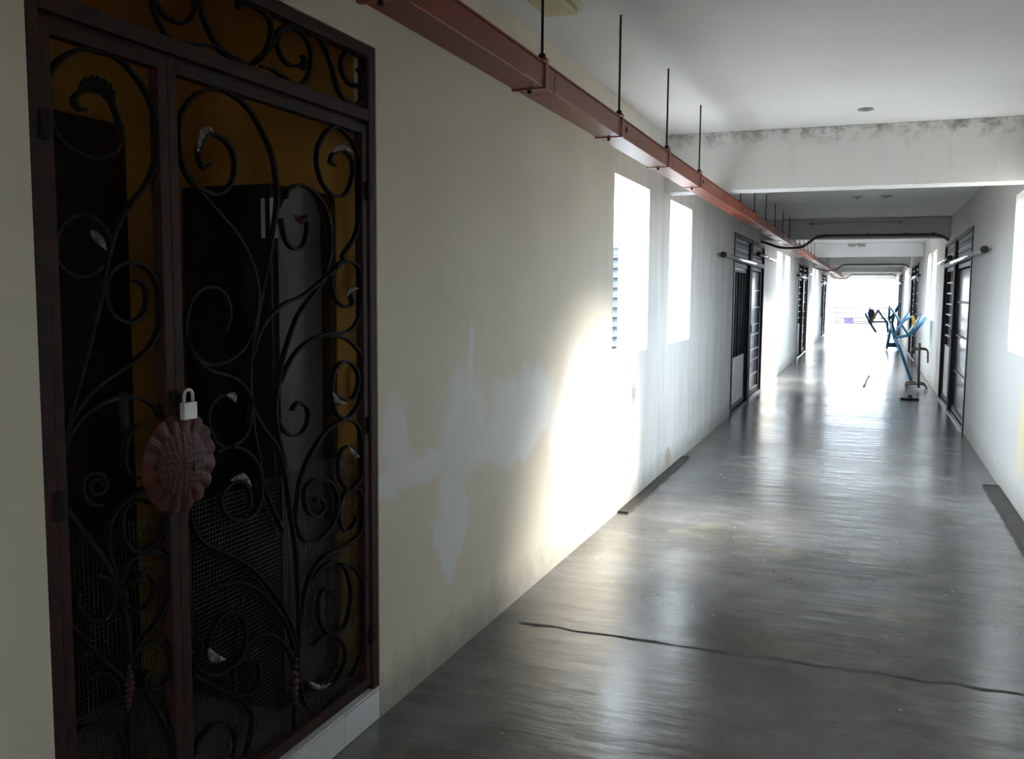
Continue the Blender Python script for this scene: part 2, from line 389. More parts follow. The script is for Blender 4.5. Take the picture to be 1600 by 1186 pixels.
# ------------------------------------------------------------------ wrought-iron gate
GX = XL-.022
gate = thing('iron_gate', (GX, 2.07, .118), 'rusty wrought iron gate with scrollwork, padlocked, in the near doorway', 'gate')
FX0, FX1 = XL-.045, XL-.003
box(FX0, FX1, 1.384, 1.418, .119, 2.298).build('frame_post', M_RUST, gate, .003)
box(FX0, FX1, 2.716, 2.759, .119, 2.298).build('frame_post', M_RUST, gate, .003)
box(FX0, FX1, 1.418, 2.716, 2.262, 2.298).build('frame_head', M_RUST, gate, .003)
tb = box(FX0, FX1, 1.418, 2.716, 2.056, 2.094).build('transom_bar', M_RUST, gate, .003)
box(FX0-.006, FX0+.02, 1.418, 2.716, 2.046, 2.0555).build('door_stop', M_RUST, gate)
box(FX0, FX1-.02, 1.418, 2.716, .119, .135).build('frame_sill', M_RUST, gate, .002)
LX0, LX1 = XL-.040, XL-.010
def leaf(y0, y1):
    m = MB()
    for a, b in ((y0, y0+.030), (y1-.030, y1)): m.box(LX0, LX1, a, b, .140, 2.044)
    m.box(LX0, LX1, y0+.03, y1-.03, 2.014, 2.044).box(LX0, LX1, y0+.03, y1-.03, .140, .168)
    return m.build('gate_leaf', M_RUST, gate, .002)
leafL = leaf(1.4215, 1.7845); leafR = leaf(1.7865, 2.7125)
for z in (1.83, 1.05, .32): box(LX1, LX1+.012, 2.700, 2.728, z-.03, z+.03).build('hinge', M_IRON, gate, .003)
for z in (1.83, 1.05, .32): box(LX1, LX1+.012, 1.408, 1.432, z-.03, z+.03).build('hinge', M_IRON, gate, .003)
# wire mesh covering the lower part of each leaf
def wire_mesh(y0, y1, z0, z1, lf):
    m = MB(); x = LX0+.002; r = .0007; s = .0125
    k = 0
    while y0+k*s < y1: m.box(x-r, x+r, y0+k*s-r, y0+k*s+r, z0, z1); k += 1
    k = 0
    while z0+k*s < z1: m.box(x-3*r, x-r, y0, y1, z0+k*s-r, z0+k*s+r); k += 1
    o = m.build('wire_mesh', M_MESHW, lf); o['kind'] = 'stuff'
wire_mesh(1.45, 1.756, .165, .965, leafL); wire_mesh(1.815, 2.684, .165, .965, leafR)
# scroll bars: outlines read on the plane of the gate
S = 2.5795
def a1(p): return (p[0]/S, p[1]/S)
def b1(p): return (p[0]/S, 400+p[1]/S)
def c1(p): return (p[0]/2.5806, 760+p[1]/2.5806)
BT = {}
def scroll(lf, parts, name='scroll', w=.0075, d=.016, y0=None, y1=None):
    px = []
    for fn, pts in parts: px += [fn(p) for p in pts]
    P = [onX(x, y, GX) for x, y in px]
    if lf is leafL: lo, hi = 1.4535, 1.7525
    elif lf is leafR: lo, hi = 1.8185, 2.6805
    else: lo, hi = 1.42, 2.714
    zl, zh = (.172, 2.011) if lf in (leafL, leafR) else (2.0965, 2.259)
    P = [Vector((GX, min(max(p.y, lo), hi), min(max(p.z, zl), zh))) for p in P]
    Q = [P[0]]
    for p in P[1:]:
        if (p-Q[-1]).length > .006: Q.append(p)
    MB().bar(smooth(Q, 5), w, d, (1, 0, 0)).build(name, M_IRON, lf)
def leafy(lf, parts, w=.016, mat=None, k=9):
    px = []
    for fn, pts in parts: px += [fn(p) for p in pts]
    P = smooth([onX(x, y, GX+.010) for x, y in px], 26); N = len(P)
    def pr(i, t):
        e = max(.12, math.sin(math.pi*min(1, t*.9+.08)))*w*(1+.32*math.sin(t*k*2*math.pi))
        return [(math.cos(q)*e*.75, math.sin(q)*e*.45) for q in [j*math.pi/3 for j in range(6)]]
    m = MB(); m.sm = True; m.sweep(P, pr, (1, 0, 0)).build('leaf_ornament', mat or M_SILVER, lf)
A, B, Cc = a1, b1, c1
Lf = leafL
scroll(Lf, [(A, [(345,440),(320,440),(298,415),(305,385),(340,365),(400,370),(440,400),(470,470),(485,540),(470,600),(430,630),(380,640),(300,610),(230,550),(198,470),(188,380),(190,310),(240,240),(320,200),(400,205),(480,240),(560,330),(610,430),(630,540),(625,640),(590,740),(520,830),(470,910),(440,1010),(415,1130)]), (B, [(400,180),(350,380),(300,570),(250,740)])])
scroll(Lf, [(B, [(545,95),(580,120),(590,180),(570,240),(515,270),(450,235),(420,160),(435,80),(480,35),(530,25),(590,50),(630,110),(645,200),(640,290),(600,370),(530,430),(440,490),(370,545),(310,620),(270,700),(255,800)])])
scroll(Lf, [(A, [(440,960),(400,900),(330,865),(250,900),(215,980),(230,1060),(290,1110),(360,1110),(410,1070)])])
scroll(Lf, [(B, [(590,680),(545,690),(510,740),(500,820),(520,880),(560,895),(600,890)])])
scroll(Lf, [(B, [(640,650),(620,610),(570,575),(500,570),(420,590),(340,640),(290,700),(260,760)])])
scroll(Lf, [(Cc, [(660,120),(655,170),(620,230),(560,262),(510,235),(488,170),(500,90),(560,55),(600,68)])])
scroll(Lf, [(Cc, [(590,0),(540,30),(480,85),(440,150),(435,250),(460,340),(500,430)])])
scroll(Lf, [(Cc, [(530,395),(560,355),(595,350),(620,390),(615,440),(580,490),(545,500),(500,470),(488,400),(505,320),(560,275),(620,264),(670,290),(690,370),(670,460),(620,560),(570,620),(535,680),(520,760)])])
scroll(Lf, [(Cc, [(260,90),(300,140),(360,220),(430,320),(480,440),(510,560),(520,700),(525,800),(520,960),(525,1090),(528,1160),(530,1230)])], w=.011)
scroll(Lf, [(Cc, [(390,355),(430,370),(455,420),(450,490),(410,540),(350,530),(310,480),(315,430)])])
scroll(Lf, [(Cc, [(285,560),(340,620),(400,690),(460,740),(510,790)])])
scroll(Lf, [(Cc, [(595,740),(575,780),(590,830),(640,920),(680,1000),(710,1090)])])
scroll(Lf, [(Cc, [(550,660),(600,630),(660,640),(690,700),(680,770),(640,810),(600,815)])])
scroll(Lf, [(Cc, [(300,990),(340,970),(400,960),(470,980),(500,1040),(505,1095)])])
scroll(Lf, [(Cc, [(350,770),(400,750),(450,770),(480,840),(495,900)])])
scroll(Lf, [(B, [(400,900),(370,905),(355,935),(375,960),(410,950),(425,915),(405,880),(370,875),(335,900),(330,950),(360,1000),(410,1005)])])
leafy(Lf, [(A, [(315,355),(350,335),(400,338),(450,368),(465,420)])], .018, M_IRON)
leafy(Lf, [(A, [(365,930),(400,965),(430,1010)])], .013)
leafy(Lf, [(Cc, [(520,720),(524,790),(520,860),(515,920)])], .016, M_RUST)
Rf = leafR
scroll(Rf, [(A, [(845,665),(822,678),(800,640),(800,600),(830,545),(880,550),(930,600),(945,670),(930,740),(880,782),(820,770),(760,720),(728,630),(722,500),(745,430),(800,375),(860,360),(930,380),(1000,440),(1060,540),(1095,630),(1110,720),(1115,800),(1105,900),(1080,1050)]), (B, [(1085,20),(1060,110),(1030,280),(1010,400),(1005,500),(1015,600),(1050,680),(1110,760),(1145,860),(1165,1000)]), (Cc, [(1190,250),(1200,400),(1205,560),(1200,700),(1190,850),(1185,985)])])
scroll(Rf, [(A, [(800,770),(870,850),(950,940),(1000,1030)]), (B, [(1000,0),(1030,90),(1038,180),(1020,300),(1008,400)])])
scroll(Rf, [(A, [(1350,665),(1330,650),(1345,618),(1380,605),(1415,640),(1420,700),(1400,770),(1370,792),(1330,780),(1290,720),(1275,640),(1285,580),(1320,525),(1360,515),(1410,560),(1450,640),(1468,740),(1460,850),(1430,950),(1380,1030)]), (B, [(1385,20),(1320,80),(1250,170),(1200,240),(1165,330),(1135,430),(1115,550),(1110,640),(1125,740),(1150,850)])])
scroll(Rf, [(B, [(1320,80),(1220,160),(1150,190),(1080,250),(1040,320),(1018,400)])])
scroll(Rf, [(A, [(1150,800),(1160,765),(1210,745),(1270,780),(1310,840),(1330,920),(1330,1020),(1310,1100)])])
scroll(Rf, [(A, [(1130,880),(1150,970),(1190,1005),(1225,980),(1238,900),(1225,870)])])
scroll(Rf, [(B, [(1410,150),(1420,190),(1390,205),(1350,170),(1335,100),(1350,50),(1385,20),(1440,40),(1470,110),(1465,190),(1440,260),(1400,305),(1320,315),(1260,335),(1200,380),(1160,440),(1130,510)])])
scroll(Rf, [(B, [(1345,555),(1380,575),(1415,580),(1440,530),(1440,470),(1410,430),(1375,430),(1345,470),(1335,550),(1350,625),(1390,655),(1430,620),(1465,560),(1478,480),(1455,400),(1410,345),(1350,320),(1280,330),(1225,365)])])
scroll(Rf, [(B, [(1390,655),(1330,690),(1280,750),(1240,820),(1210,900),(1195,1000),(1190,1070),(1210,1130),(1250,1155),(1300,1130),(1350,1060),(1360,980),(1340,920),(1300,900),(1250,910),(1225,960),(1235,1020),(1270,1050),(1305,1020),(1295,980),(1265,985)])])
scroll(Rf, [(B, [(1390,655),(1440,680),(1470,740),(1475,820),(1455,890),(1410,940),(1370,900),(1362,830),(1380,780),(1410,770),(1440,810)])])
scroll(Rf, [(B, [(1435,1050),(1425,1080),(1400,1110),(1375,1090),(1365,1020),(1385,960),(1410,940),(1450,945),(1478,1000),(1475,1070)]), (Cc, [(1440,200),(1380,245),(1310,280),(1260,340),(1230,420),(1215,520),(1207,600)])])
scroll(Rf, [(B, [(1175,620),(1200,590),(1235,610),(1240,660),(1220,710),(1180,725),(1140,700),(1115,650)])])
scroll(Rf, [(B, [(905,305),(925,230),(905,160),(860,125),(800,140),(760,200),(745,300),(770,380),(820,430),(870,438),(930,415),(980,370),(1012,310)])])
scroll(Rf, [(B, [(746,320),(780,400),(840,460),(910,480),(960,505),(1000,555),(1020,620)])])
scroll(Rf, [(B, [(940,565),(890,565),(850,595),(835,650),(850,720),(880,760),(920,770),(970,740),(1000,690),(1012,600)])])
scroll(Rf, [(B, [(870,790),(920,768),(980,780),(1030,830),(1050,900),(1050,970),(1020,1040),(970,1065),(920,1050),(890,1000),(900,950),(940,910),(980,915),(1005,960),(1005,1010)])])
scroll(Rf, [(B, [(1015,600),(1020,700),(1040,800),(1055,900),(1090,1000),(1140,1110)])])
scroll(Rf, [(Cc, [(770,140),(790,190),(830,235),(900,265),(970,300),(1030,345),(1080,400),(1130,470),(1170,550),(1195,640)])])
scroll(Rf, [(Cc, [(870,400),(950,385),(1010,400),(1060,435),(1120,500),(1160,570),(1188,660)])])
scroll(Rf, [(Cc, [(905,700),(860,690),(838,650),(850,590),(890,525),(930,503),(970,525),(990,590),(980,660),(940,720),(870,760),(820,750),(780,720)])])
scroll(Rf, [(Cc, [(780,760),(850,800),(920,835),(980,845),(1030,810),(1045,740),(1025,700),(970,700),(940,740),(945,790)])])
scroll(Rf, [(Cc, [(990,640),(1030,605),(1080,595),(1130,620),(1165,670),(1188,740)])])
scroll(Rf, [(Cc, [(1345,425),(1310,415),(1285,450),(1285,530),(1310,580),(1350,590),(1390,560),(1410,480),(1412,400),(1390,330),(1345,308),(1300,325),(1260,370)])])
scroll(Rf, [(Cc, [(1345,308),(1420,325),(1465,390),(1480,480),(1475,590),(1450,690),(1410,770)])])
scroll(Rf, [(Cc, [(1260,640),(1310,600),(1350,600),(1385,640),(1390,700),(1360,770),(1310,820),(1260,820),(1230,790)])])
scroll(Rf, [(Cc, [(1210,800),(1215,830),(1230,880),(1280,910),(1340,890),(1390,860)])])
scroll(Rf, [(Cc, [(930,1090),(940,1060),(945,1000),(920,960),(880,955),(840,975),(795,1030),(775,1095)])])
scroll(Rf, [(Cc, [(880,840),(960,850),(1000,890),(1015,940),(1005,1020),(985,1095)])])
leafy(Rf, [(A, [(797,610),(805,565),(820,530),(845,518),(860,535)])], .013)
leafy(Rf, [(A, [(1340,612),(1375,592),(1420,612)])], .015)
leafy(Rf, [(A, [(1185,870),(1215,890),(1245,880)])], .012, M_COPPER)
leafy(Rf, [(B, [(915,560),(940,565),(950,590)])], .013)
leafy(Rf, [(B, [(1342,550),(1360,585),(1400,595)])], .013)
leafy(Rf, [(B, [(1395,160),(1420,135),(1445,130)])], .013)
leafy(Rf, [(B, [(930,905),(980,890),(1015,930)])], .012)
leafy(Rf, [(Cc, [(840,655),(862,690),(912,700)])], .015)
leafy(Rf, [(Cc, [(1250,790),(1290,815),(1335,795)])], .014)
leafy(Rf, [(B, [(1405,770),(1430,800),(1450,810)])], .012)
leafy(Rf, [(Cc, [(1196,690),(1186,760),(1188,830),(1192,890)])], .022, M_RUST, 7)
leafy(Rf, [(Cc, [(930,1010),(925,1060),(920,1100)])], .012, M_RUST)
scroll(tb, [(A, [(610,0),(630,70),(670,140),(730,175),(800,180),(860,185),(900,210),(950,240),(1000,262)])])
scroll(tb, [(A, [(790,-60),(800,0),(820,70),(850,140),(900,210),(960,255),(1010,260),(1060,220),(1090,150),(1085,80),(1050,20),(1000,-8),(962,12),(965,40)])], w=.010)
scroll(tb, [(A, [(775,-30),(785,40),(750,92),(700,85),(650,50),(620,0)])])
scroll(tb, [(A, [(1010,262),(1080,200),(1130,120),(1180,95),(1240,105),(1290,160),(1330,250),(1355,340),(1380,390),(1420,425),(1455,410)])], w=.010)
scroll(tb, [(A, [(1440,280),(1470,300),(1465,240),(1435,205),(1400,205),(1375,240),(1378,290),(1410,340),(1455,350)])])
scroll(tb, [(A, [(1215,220),(1225,245),(1200,265),(1160,260),(1125,210),(1120,160),(1145,125),(1180,115),(1220,140),(1250,200),(1250,280),(1225,330),(1190,340),(1140,310),(1090,275),(1050,268)])])
leafy(tb, [(A, [(1190,262),(1225,270),(1240,240)])], .012, M_IRON)
leafy(tb, [(A, [(1420,335),(1450,350),(1465,320)])], .012, M_IRON)
# sunburst medallion: one half on each leaf
def medallion(half, lf):
    cy, cz, ry, rz = 1.7865, 1.079, .126, .122
    m = MB(); NR, NT_ = 26, 72; m.sm = True
    th0 = math.pi/2 if half < 0 else -math.pi/2
    def h(r, th):
        pet = th*16/(2*math.pi)
        if r < .66: return .010 + .006*(1-(r/.66)**2) + .0028*max(0, math.cos(r*60))*max(0, math.cos(th*round(3+r*34)))
        ridge = .004*abs(math.sin(pet*math.pi))
        rib = .0016*math.cos(pet*math.pi*8) if int(math.floor(pet)) % 2 == 0 else 0
        return .006 + ridge + rib - .004*(r-.66)/.34
    x0 = LX1+.002
    for i in range(NR+1):
        r = i/NR
        for j in range(NT_+1):
            th = th0 + math.pi*j/NT_
            sc = 1 + (.05*abs(math.sin(th*8)) - .03)*(r**4)
            yy = cy + half*.0015 + math.cos(th)*r*sc*ry; zz = cz + math.sin(th)*r*sc*rz
            m.v.append((x0+h(r, th), yy, zz))
    nb = len(m.v); W_ = NT_+1
    m.v += [(x0, y, z) for _, y, z in m.v]
    for i in range(NR):
        for j in range(NT_):
            a, b, c, d = i*W_+j, i*W_+j+1, (i+1)*W_+j+1, (i+1)*W_+j
            m.f.append((a, b, c, d)); m.f.append((nb+d, nb+c, nb+b, nb+a))
    for j in range(NT_): a, b = NR*W_+j, NR*W_+j+1; m.f.append((a, b, nb+b, nb+a))
    for j in (0, NT_):
        for i in range(NR): a, b = i*W_+j, (i+1)*W_+j; m.f.append((a, b, nb+b, nb+a))
    o = m.build('medallion_half', M_COPPER, lf); o['label'] = 'embossed coppery sunburst half medallion'
    return o
medallion(-1, leafL); mR = medallion(1, leafR)
box(LX1+.012, LX1+.020, 1.822, 1.834, 1.052, 1.074).build('keyhole', M_RUBBER, leafR)
hs = MB().tube([(LX1+.012, 1.770+.016*math.cos(q), 1.237+.016*math.sin(q)) for q in [k*math.pi/8 for k in range(17)]], .004, 6, (1, 0, 0)); hs.build('hasp_ring', M_IRON, leafL)
hs = MB().tube([(LX1+.012, 1.806+.016*math.cos(q), 1.237+.016*math.sin(q)) for q in [k*math.pi/8 for k in range(17)]], .004, 6, (1, 0, 0)); hs.build('hasp_ring', M_IRON, leafR)
pl = thing('padlock', (LX1+.02, 1.803, 1.195), 'small silver padlock hanging on the rusty gate above the medallion', 'padlock')
box(LX1+.014, LX1+.030, 1.780, 1.826, 1.185, 1.228).build('body', M_BRASSY, pl, .003)
MB().tube([(LX1+.022, 1.803-.0155, 1.226), (LX1+.022, 1.803-.0155, 1.243)] + [(LX1+.022, 1.803-.0155*math.cos(q), 1.243+.0155*math.sin(q)) for q in [k*math.pi/8 for k in range(1, 8)]] + [(LX1+.022, 1.803+.0155, 1.243), (LX1+.022, 1.803+.0155, 1.226)], .0042, 8, (1, 0, 0)).build('shackle', M_BRASSY, pl)

# ------------------------------------------------------------------ cable trunking hung from the ceiling
TX0, TX1, TZ0, TZ1 = -1.200, -1.086, 2.212, 2.298
tr = thing('cable_trunking', ((TX0+TX1)/2, 2.0, TZ0), 'red orange cable trunking hung on black rods along the left wall', 'cable trunking')
yj = [-7.38, -5.26, -3.14, -1.02, 1.10]
while yj[-1] < YE: yj.append(yj[-1]+2.12)
yj[-1] = YE-.05
for a, b in zip(yj[:-1], yj[1:]):
    s_ = box(TX0, TX1, a+.001, b-.001, TZ0, TZ1-.006).build('trunking_section', M_TRUNK, tr, .003)
    box(TX0-.003, TX1+.003, a+.001, b-.001, TZ1-.0055, TZ1+.001).build('lid', M_TRUNK, s_)
    for q in (.5,):
        yy = a + (b-a)*q
        box(TX1+.0002, TX1+.004, yy-.012, yy+.012, TZ0+.035, TZ0+.058).build('clip', M_RUBBER, s_)
RODX = TX1-.004+.012
yh = 2.05; rods = {}; first = None
while yh < YE-.3:
    over = any(b-.09 < yh < b+.28 for b in BEAMS)
    if not over:
        zt = ZC1 if yh < BEAMS[0] else ZC2
        if first is None:
            st = MB().box(TX0-.0045, TX1+.0045, yh-.004, yh+.018, TZ0-.004, TZ0-.0005)
            st.box(TX0-.0080, TX0-.0045, yh-.004, yh+.018, TZ0-.004, TZ1+.012).box(TX1+.0045, TX1+.0080, yh-.004, yh+.018, TZ0-.004, TZ1+.012)
            st.box(TX0-.008, TX1+.008, yh-.004, yh+.018, TZ1+.012, TZ1+.0155)
            bk = st.build('bracket', M_TRUNKD, tr)
            bt = MB().box(-1.150, -1.138, yh+.001, yh+.013, TZ0-.016, TZ0-.0045).build('bolt', M_ROD, bk)
            nt = MB().tube([(TX1-.012, yh+.007, TZ1+.016), (TX1-.012, yh+.007, TZ1+.030)], .013, 6, (1, 0, 0)).build('nut', M_ROD, bk)
            first = (bk, bt, nt, yh)
            brk = bk
        else:
            bk, bt, nt, y_ = first; brk = clone(bk, tr, (0, yh-y_, 0))
            clone(bt, brk, (0, 0, 0)); clone(nt, brk, (0, 0, 0))
        key = zt
        if key not in rods:
            rods[key] = (MB().tube([(TX1-.012, yh+.007, TZ1+.03), (TX1-.012, yh+.007, zt)], .0052, 8, (1, 0, 0)).build('hanger_rod', M_ROD, tr), yh)
        else: clone(rods[key][0], tr, (0, yh-rods[key][1], 0))
    yh += 1.062

# ------------------------------------------------------------------ doors along the corridor
def door(num, side, y0, y1, style, label, trk=None, detail=True):
    f = XL if side < 0 else XR; s = 1 if side < 0 else -1
    def bx(m, u0, u1, d0, d1, z0, z1): return m.box(f+s*d0, f+s*d1, u0, u1, z0, z1)
    fr = MB(); e = .002
    bx(fr, y0+e, y0+.06, -.12, .012, 0.001, DTOP-e); bx(fr, y1-.06, y1-e, -.12, .012, .001, DTOP-e)
    bx(fr, y0+.06, y1-.06, -.12, .012, DTOP-.05, DTOP-e); bx(fr, y0+.06, y1-.06, -.10, .012, 1.90, 1.96)
    D = struct(fr.build('door_%d' % num, M_DOOR), label)
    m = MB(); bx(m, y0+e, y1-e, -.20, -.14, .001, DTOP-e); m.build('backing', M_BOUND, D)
    a, b = y0+.06, y1-.06
    for k in range(4 if detail else 2):                               # transom slats
        z = 1.975+k*(.058 if detail else .11)
        m = MB(); bx(m, a, b, -.06, -.02, z, z+.046); sl = m.build('transom_slat', M_DOOR, D)
        m = MB(); bx(m, a, b, -.0195, -.012, z+.036, z+.046); m.build('slat_lip', M_EDGE if k % 2 else M_DOOR, sl)
    lf = MB()
    bx(lf, a+.004, a+.07, -.09, -.03, .03, 1.895); bx(lf, b-.07, b-.004, -.09, -.03, .03, 1.895); bx(lf, a+.07, b-.07, -.09, -.03, .03, .08); bx(lf, a+.07, b-.07, -.09, -.03, 1.84, 1.895)
    LFo = lf.build('door_leaf', M_DOOR, D)
    p, q = a+.072, b-.072
    if style == 'curtain':
        for k in range(2):
            m = MB(); bx(m, p, q, -.08, -.04, 1.785+k*.027, 1.805+k*.027); m.build('rail', M_EDGE if k else M_DOOR, LFo)
        m = MB(); N = 60; m.sm = True
        for i in range(N+1):
            u = p+.002+(q-p-.004)*i/N; dd = -.075+.016*math.sin(i*1.25)+.006*math.sin(i*.37)
            m.v += [(f+s*dd, u, .685), (f+s*dd, u, 1.78), (f+s*(dd-.004), u, .685), (f+s*(dd-.004), u, 1.78)]
        for i in range(N):
            j = i*4; m.f += [(j, j+4, j+5, j+1), (j+2, j+3, j+7, j+6), (j+1, j+5, j+7, j+3), (j, j+2, j+6, j+4)]
        m.f += [(0, 1, 3, 2), (N*4, N*4+2, N*4+3, N*4+1)]
        cu = m.build('curtain', M_CURT, LFo)
        for k in range(5):
            u = p+(q-p)*(k+.5)/5
            m = MB(); bx(m, u-.006, u+.006, -.05, -.035, .69, 1.78); m.build('grille_bar', M_DOOR, LFo)
        m = MB(); bx(m, p, q, -.075, -.04, .082, .68); m.build('lower_panel', M_PALE, LFo)
    elif style == 'panel':
        zs = [.09, .30, .52, .68, .90, 1.05, 1.30, 1.55, 1.83]
        for k in range(len(zs)-1):
            m = MB(); bx(m, p, q, -.075, -.045, zs[k]+.012, zs[k+1]-.004); m.build('panel', M_DOORP, LFo)
            m = MB(); bx(m, p, q, -.075, -.034, zs[k]-.003, zs[k]+.011); m.build('rail', M_EDGE, LFo)
        m = MB(); bx(m, b-.068, b-.050, -.029, -.020, .03, 1.89); m.build('edge_strip', M_EDGE, LFo)
        m = MB(); bx(m, a+.008, a+.022, -.029, -.020, .03, 1.89); m.build('edge_strip', M_EDGE, LFo)
        m = MB(); bx(m, a+.03, a+.06, -.029, .02, .95, 1.07); m.build('handle', M_RUBBER, LFo, .004)
    elif style == 'solid':
        zs = [.09, .55, 1.0, 1.42, 1.83]
        for k in range(4):
            m = MB(); bx(m, p, q, -.075, -.04, zs[k]+.01, zs[k+1]-.01); m.build('panel', M_DOORP, LFo, .006)
            m = MB(); bx(m, p, q, -.08, -.034, zs[k]-.008, zs[k]+.008); m.build('rail', M_DOOR, LFo)
        m = MB(); bx(m, a+.008, a+.022, -.029, -.020, .03, 1.89); m.build('edge_strip', M_EDGE, LFo)
        m = MB(); bx(m, b-.06, b-.035, -.029, .02, .95, 1.07); m.build('handle', M_RUBBER, LFo, .004)
    else:                                                             # grid of panes over a pale kick panel
        zs = [.78 + (1.83-.78)*k/7 for k in range(8)]; us = [p, (p+q)/2, q]
        for k in range(7):
            for i in range(2):
                m = MB(); bx(m, us[i]+.008, us[i+1]-.008, -.065, -.06, zs[k]+.01, zs[k+1]-.01); m.build('pane', M_PANE, LFo)
            m = MB(); bx(m, p, q, -.07, -.035, zs[k]-.008, zs[k]+.009); m.build('grille_bar', M_WBAR, LFo)
        m = MB(); bx(m, us[1]-.007, us[1]+.007, -.0345, -.028, .78, 1.83); m.build('grille_bar', M_WBAR, LFo)
        m = MB(); bx(m, p, q, -.075, -.04, .082, .765); m.build('lower_panel', M_PALE, LFo)
    m = MB(); bx(m, y0+.05, y1-.05, -.02, .02, .0012, .016); m.build('threshold', M_EDGE if style != 'curtain' else M_DOOR, D)
    if trk:
        t0, t1, z = trk
        m = MB().tube([(f+s*.06, t0, z), (f+s*.06, t1, z)], .023, 10); m.build('door_track', M_EDGE, D)
        m = MB(); m.sm = True; m.tube([(f+s*.06, t0-.05, z), (f+s*.06, t0+.02, z)], .034, 10); m.build('track_cap', M_RUBBER, D)
        for yy in (t0+.3, t1-.2):
            m = MB(); bx(m, yy, yy+.03, .0005, .058, z-.012, z+.012); m.build('track_bracket', M_RUBBER, D)
door(2, -1, *DOORS_L[0], 'curtain', 'dark sliding metal door with teal curtain and pale lower panel', (10.25, 13.2, 1.925))
door(3, -1, *DOORS_L[1], 'panel', 'dark panelled metal door with bright edges beside the teal curtained door', (13.6, 16.3, 2.07))
door(4, 1, *DOORS_R[0], 'solid', 'dark solid metal door nearest on the right wall', (9.45, 13.0, 1.92))
door(5, 1, *DOORS_R[1], 'grid', 'dark metal door with a white grid of panes on the right wall', (13.35, 15.9, 1.99))
door(6, -1, *DOORS_L[2], 'grid', 'pale glazed metal door in the second doorway group on the left wall', (21.6, 24.1, 1.925), False)
door(7, -1, *DOORS_L[3], 'panel', 'dark panelled door in the second doorway group on the left wall', (24.3, 27.0, 2.05), False)
door(8, 1, *DOORS_R[2], 'panel', 'dark panelled door in the second doorway group on the right wall', (21.5, 24.2, 1.93), False)
door(9, 1, *DOORS_R[3], 'grid', 'glazed door in the second doorway group on the right wall', (24.5, 27.0, 2.0), False)
door(10, -1, *DOORS_L[4], 'curtain', 'dark curtained door in the farthest doorway group on the left wall', (32.8, 35.2, 1.93), False)
door(11, -1, *DOORS_L[5], 'panel', 'dark panelled door in the farthest doorway group on the left wall', None, False)
door(12, 1, *DOORS_R[4], 'panel', 'dark panelled door in the farthest doorway group on the right wall', (32.8, 35.2, 1.93), False)
door(13, 1, *DOORS_R[5], 'grid', 'glazed door in the farthest doorway group on the right wall', None, False)

# ------------------------------------------------------------------ conduits on the beams
def conduit(yb, label):
    y = yb-.03
    pts = smooth([(XL+.012, y, 2.285), (-1.42, y, 2.245), (-1.25, y, 2.190), (-1.02, y, 2.185), (-.92, y, 2.215), (-.80, y, 2.30), (-.70, y, 2.348), (-.3, y, 2.352), (.2, y, 2.352), (.75, y, 2.350), (.88, y, 2.335), (.97, y, 2.29), (XR-.02, y, 2.26)], 4)
    t = thing('cable_conduit', (0, y, 2.35), label, 'conduit', 'dark conduits crossing under the beams')
    MB().tube(pts, .019, 8).build('pipe', M_CONDUIT, t)
    for x in (-.62, -.05, .45, .80): box(x-.015, x+.015, y-.022, yb-.001, 2.368, 2.382).build('clip', M_CONDUIT, t)
conduit(BEAMS[1], 'dark conduit crossing the corridor on the beam above the nearest pair of doors')
conduit(BEAMS[3], 'dark conduit crossing the corridor on the beam above the middle doors')
conduit(BEAMS[5], 'dark conduit crossing the corridor on the farthest beam before the open end')

# ceiling fittings
jb = thing('junction_box', (-1.30, 3.80, ZC1-.05), 'cream rectangular fitting on the ceiling beside the first visible hanging rod', 'ceiling fitting')
box(-1.40, -1.215, 3.62, 3.98, ZC1-.022, ZC1-.0005).build('base', M_CREAM, jb, .004)
box(-1.375, -1.235, 3.64, 4.00-.03, ZC1-.042, ZC1-.0225).build('cover', M_CREAM, jb, .006)
rs = thing('lamp_rose', (-.075, 6.79, ZC1), 'small round grey lamp rose on the ceiling before the mouldy beam', 'ceiling fitting')
MB().tube([(-.075, 6.79, ZC1-.0005), (-.075, 6.79, ZC1-.008)], .050, 24, (1, 0, 0)).build('plate', M_FIX, rs)
MB().tube([(-.075, 6.79, ZC1-.0085), (-.075, 6.79, ZC1-.016)], lambda t: .02-.01*t, 16, (1, 0, 0)).build('boss', M_FIX, rs)
for x, y, lb in ((-.17, 11.1, 'left of two small grey roses on the low ceiling behind the first beam'), (.135, 11.05, 'right of two small grey roses on the low ceiling behind the first beam')):
    t = thing('lamp_rose', (x, y, ZC2), lb, 'ceiling fitting')
    MB().tube([(x, y, ZC2-.0005), (x, y, ZC2-.012)], .06, 16, (1, 0, 0)).build('plate', M_FIX, t)
    MB().tube([(x, y, ZC2-.0125), (x, y, ZC2-.025)], .02, 10, (1, 0, 0)).build('boss', M_FIX, t)
bt = thing('light_batten', (-.24, BEAMS[1]-.06, 2.56), 'unlit fluorescent batten at the top of the beam above the nearest doors', 'light')
box(-.86, .39, BEAMS[1]-.07, BEAMS[1]-.001, 2.545, 2.588).build('housing', M_BEAM, bt, .003)
MB().tube([(-.82, BEAMS[1]-.045, 2.525), (.35, BEAMS[1]-.045, 2.525)], .013, 10).build('tube', M_TILE, bt)
for x in (-.84, .37): box(x-.015, x+.015, BEAMS[1]-.062, BEAMS[1]-.028, 2.508, 2.5445).build('lamp_holder', M_FIX, bt)
b3 = thing('wall_light', (-.29, BEAMS[2], 2.55), 'short grey light fitting on the pale beam beyond the first conduit', 'light')
box(-.47, -.12, BEAMS[2]-.05, BEAMS[2]-.001, 2.52, 2.585).build('housing', M_FIX, b3, .004)
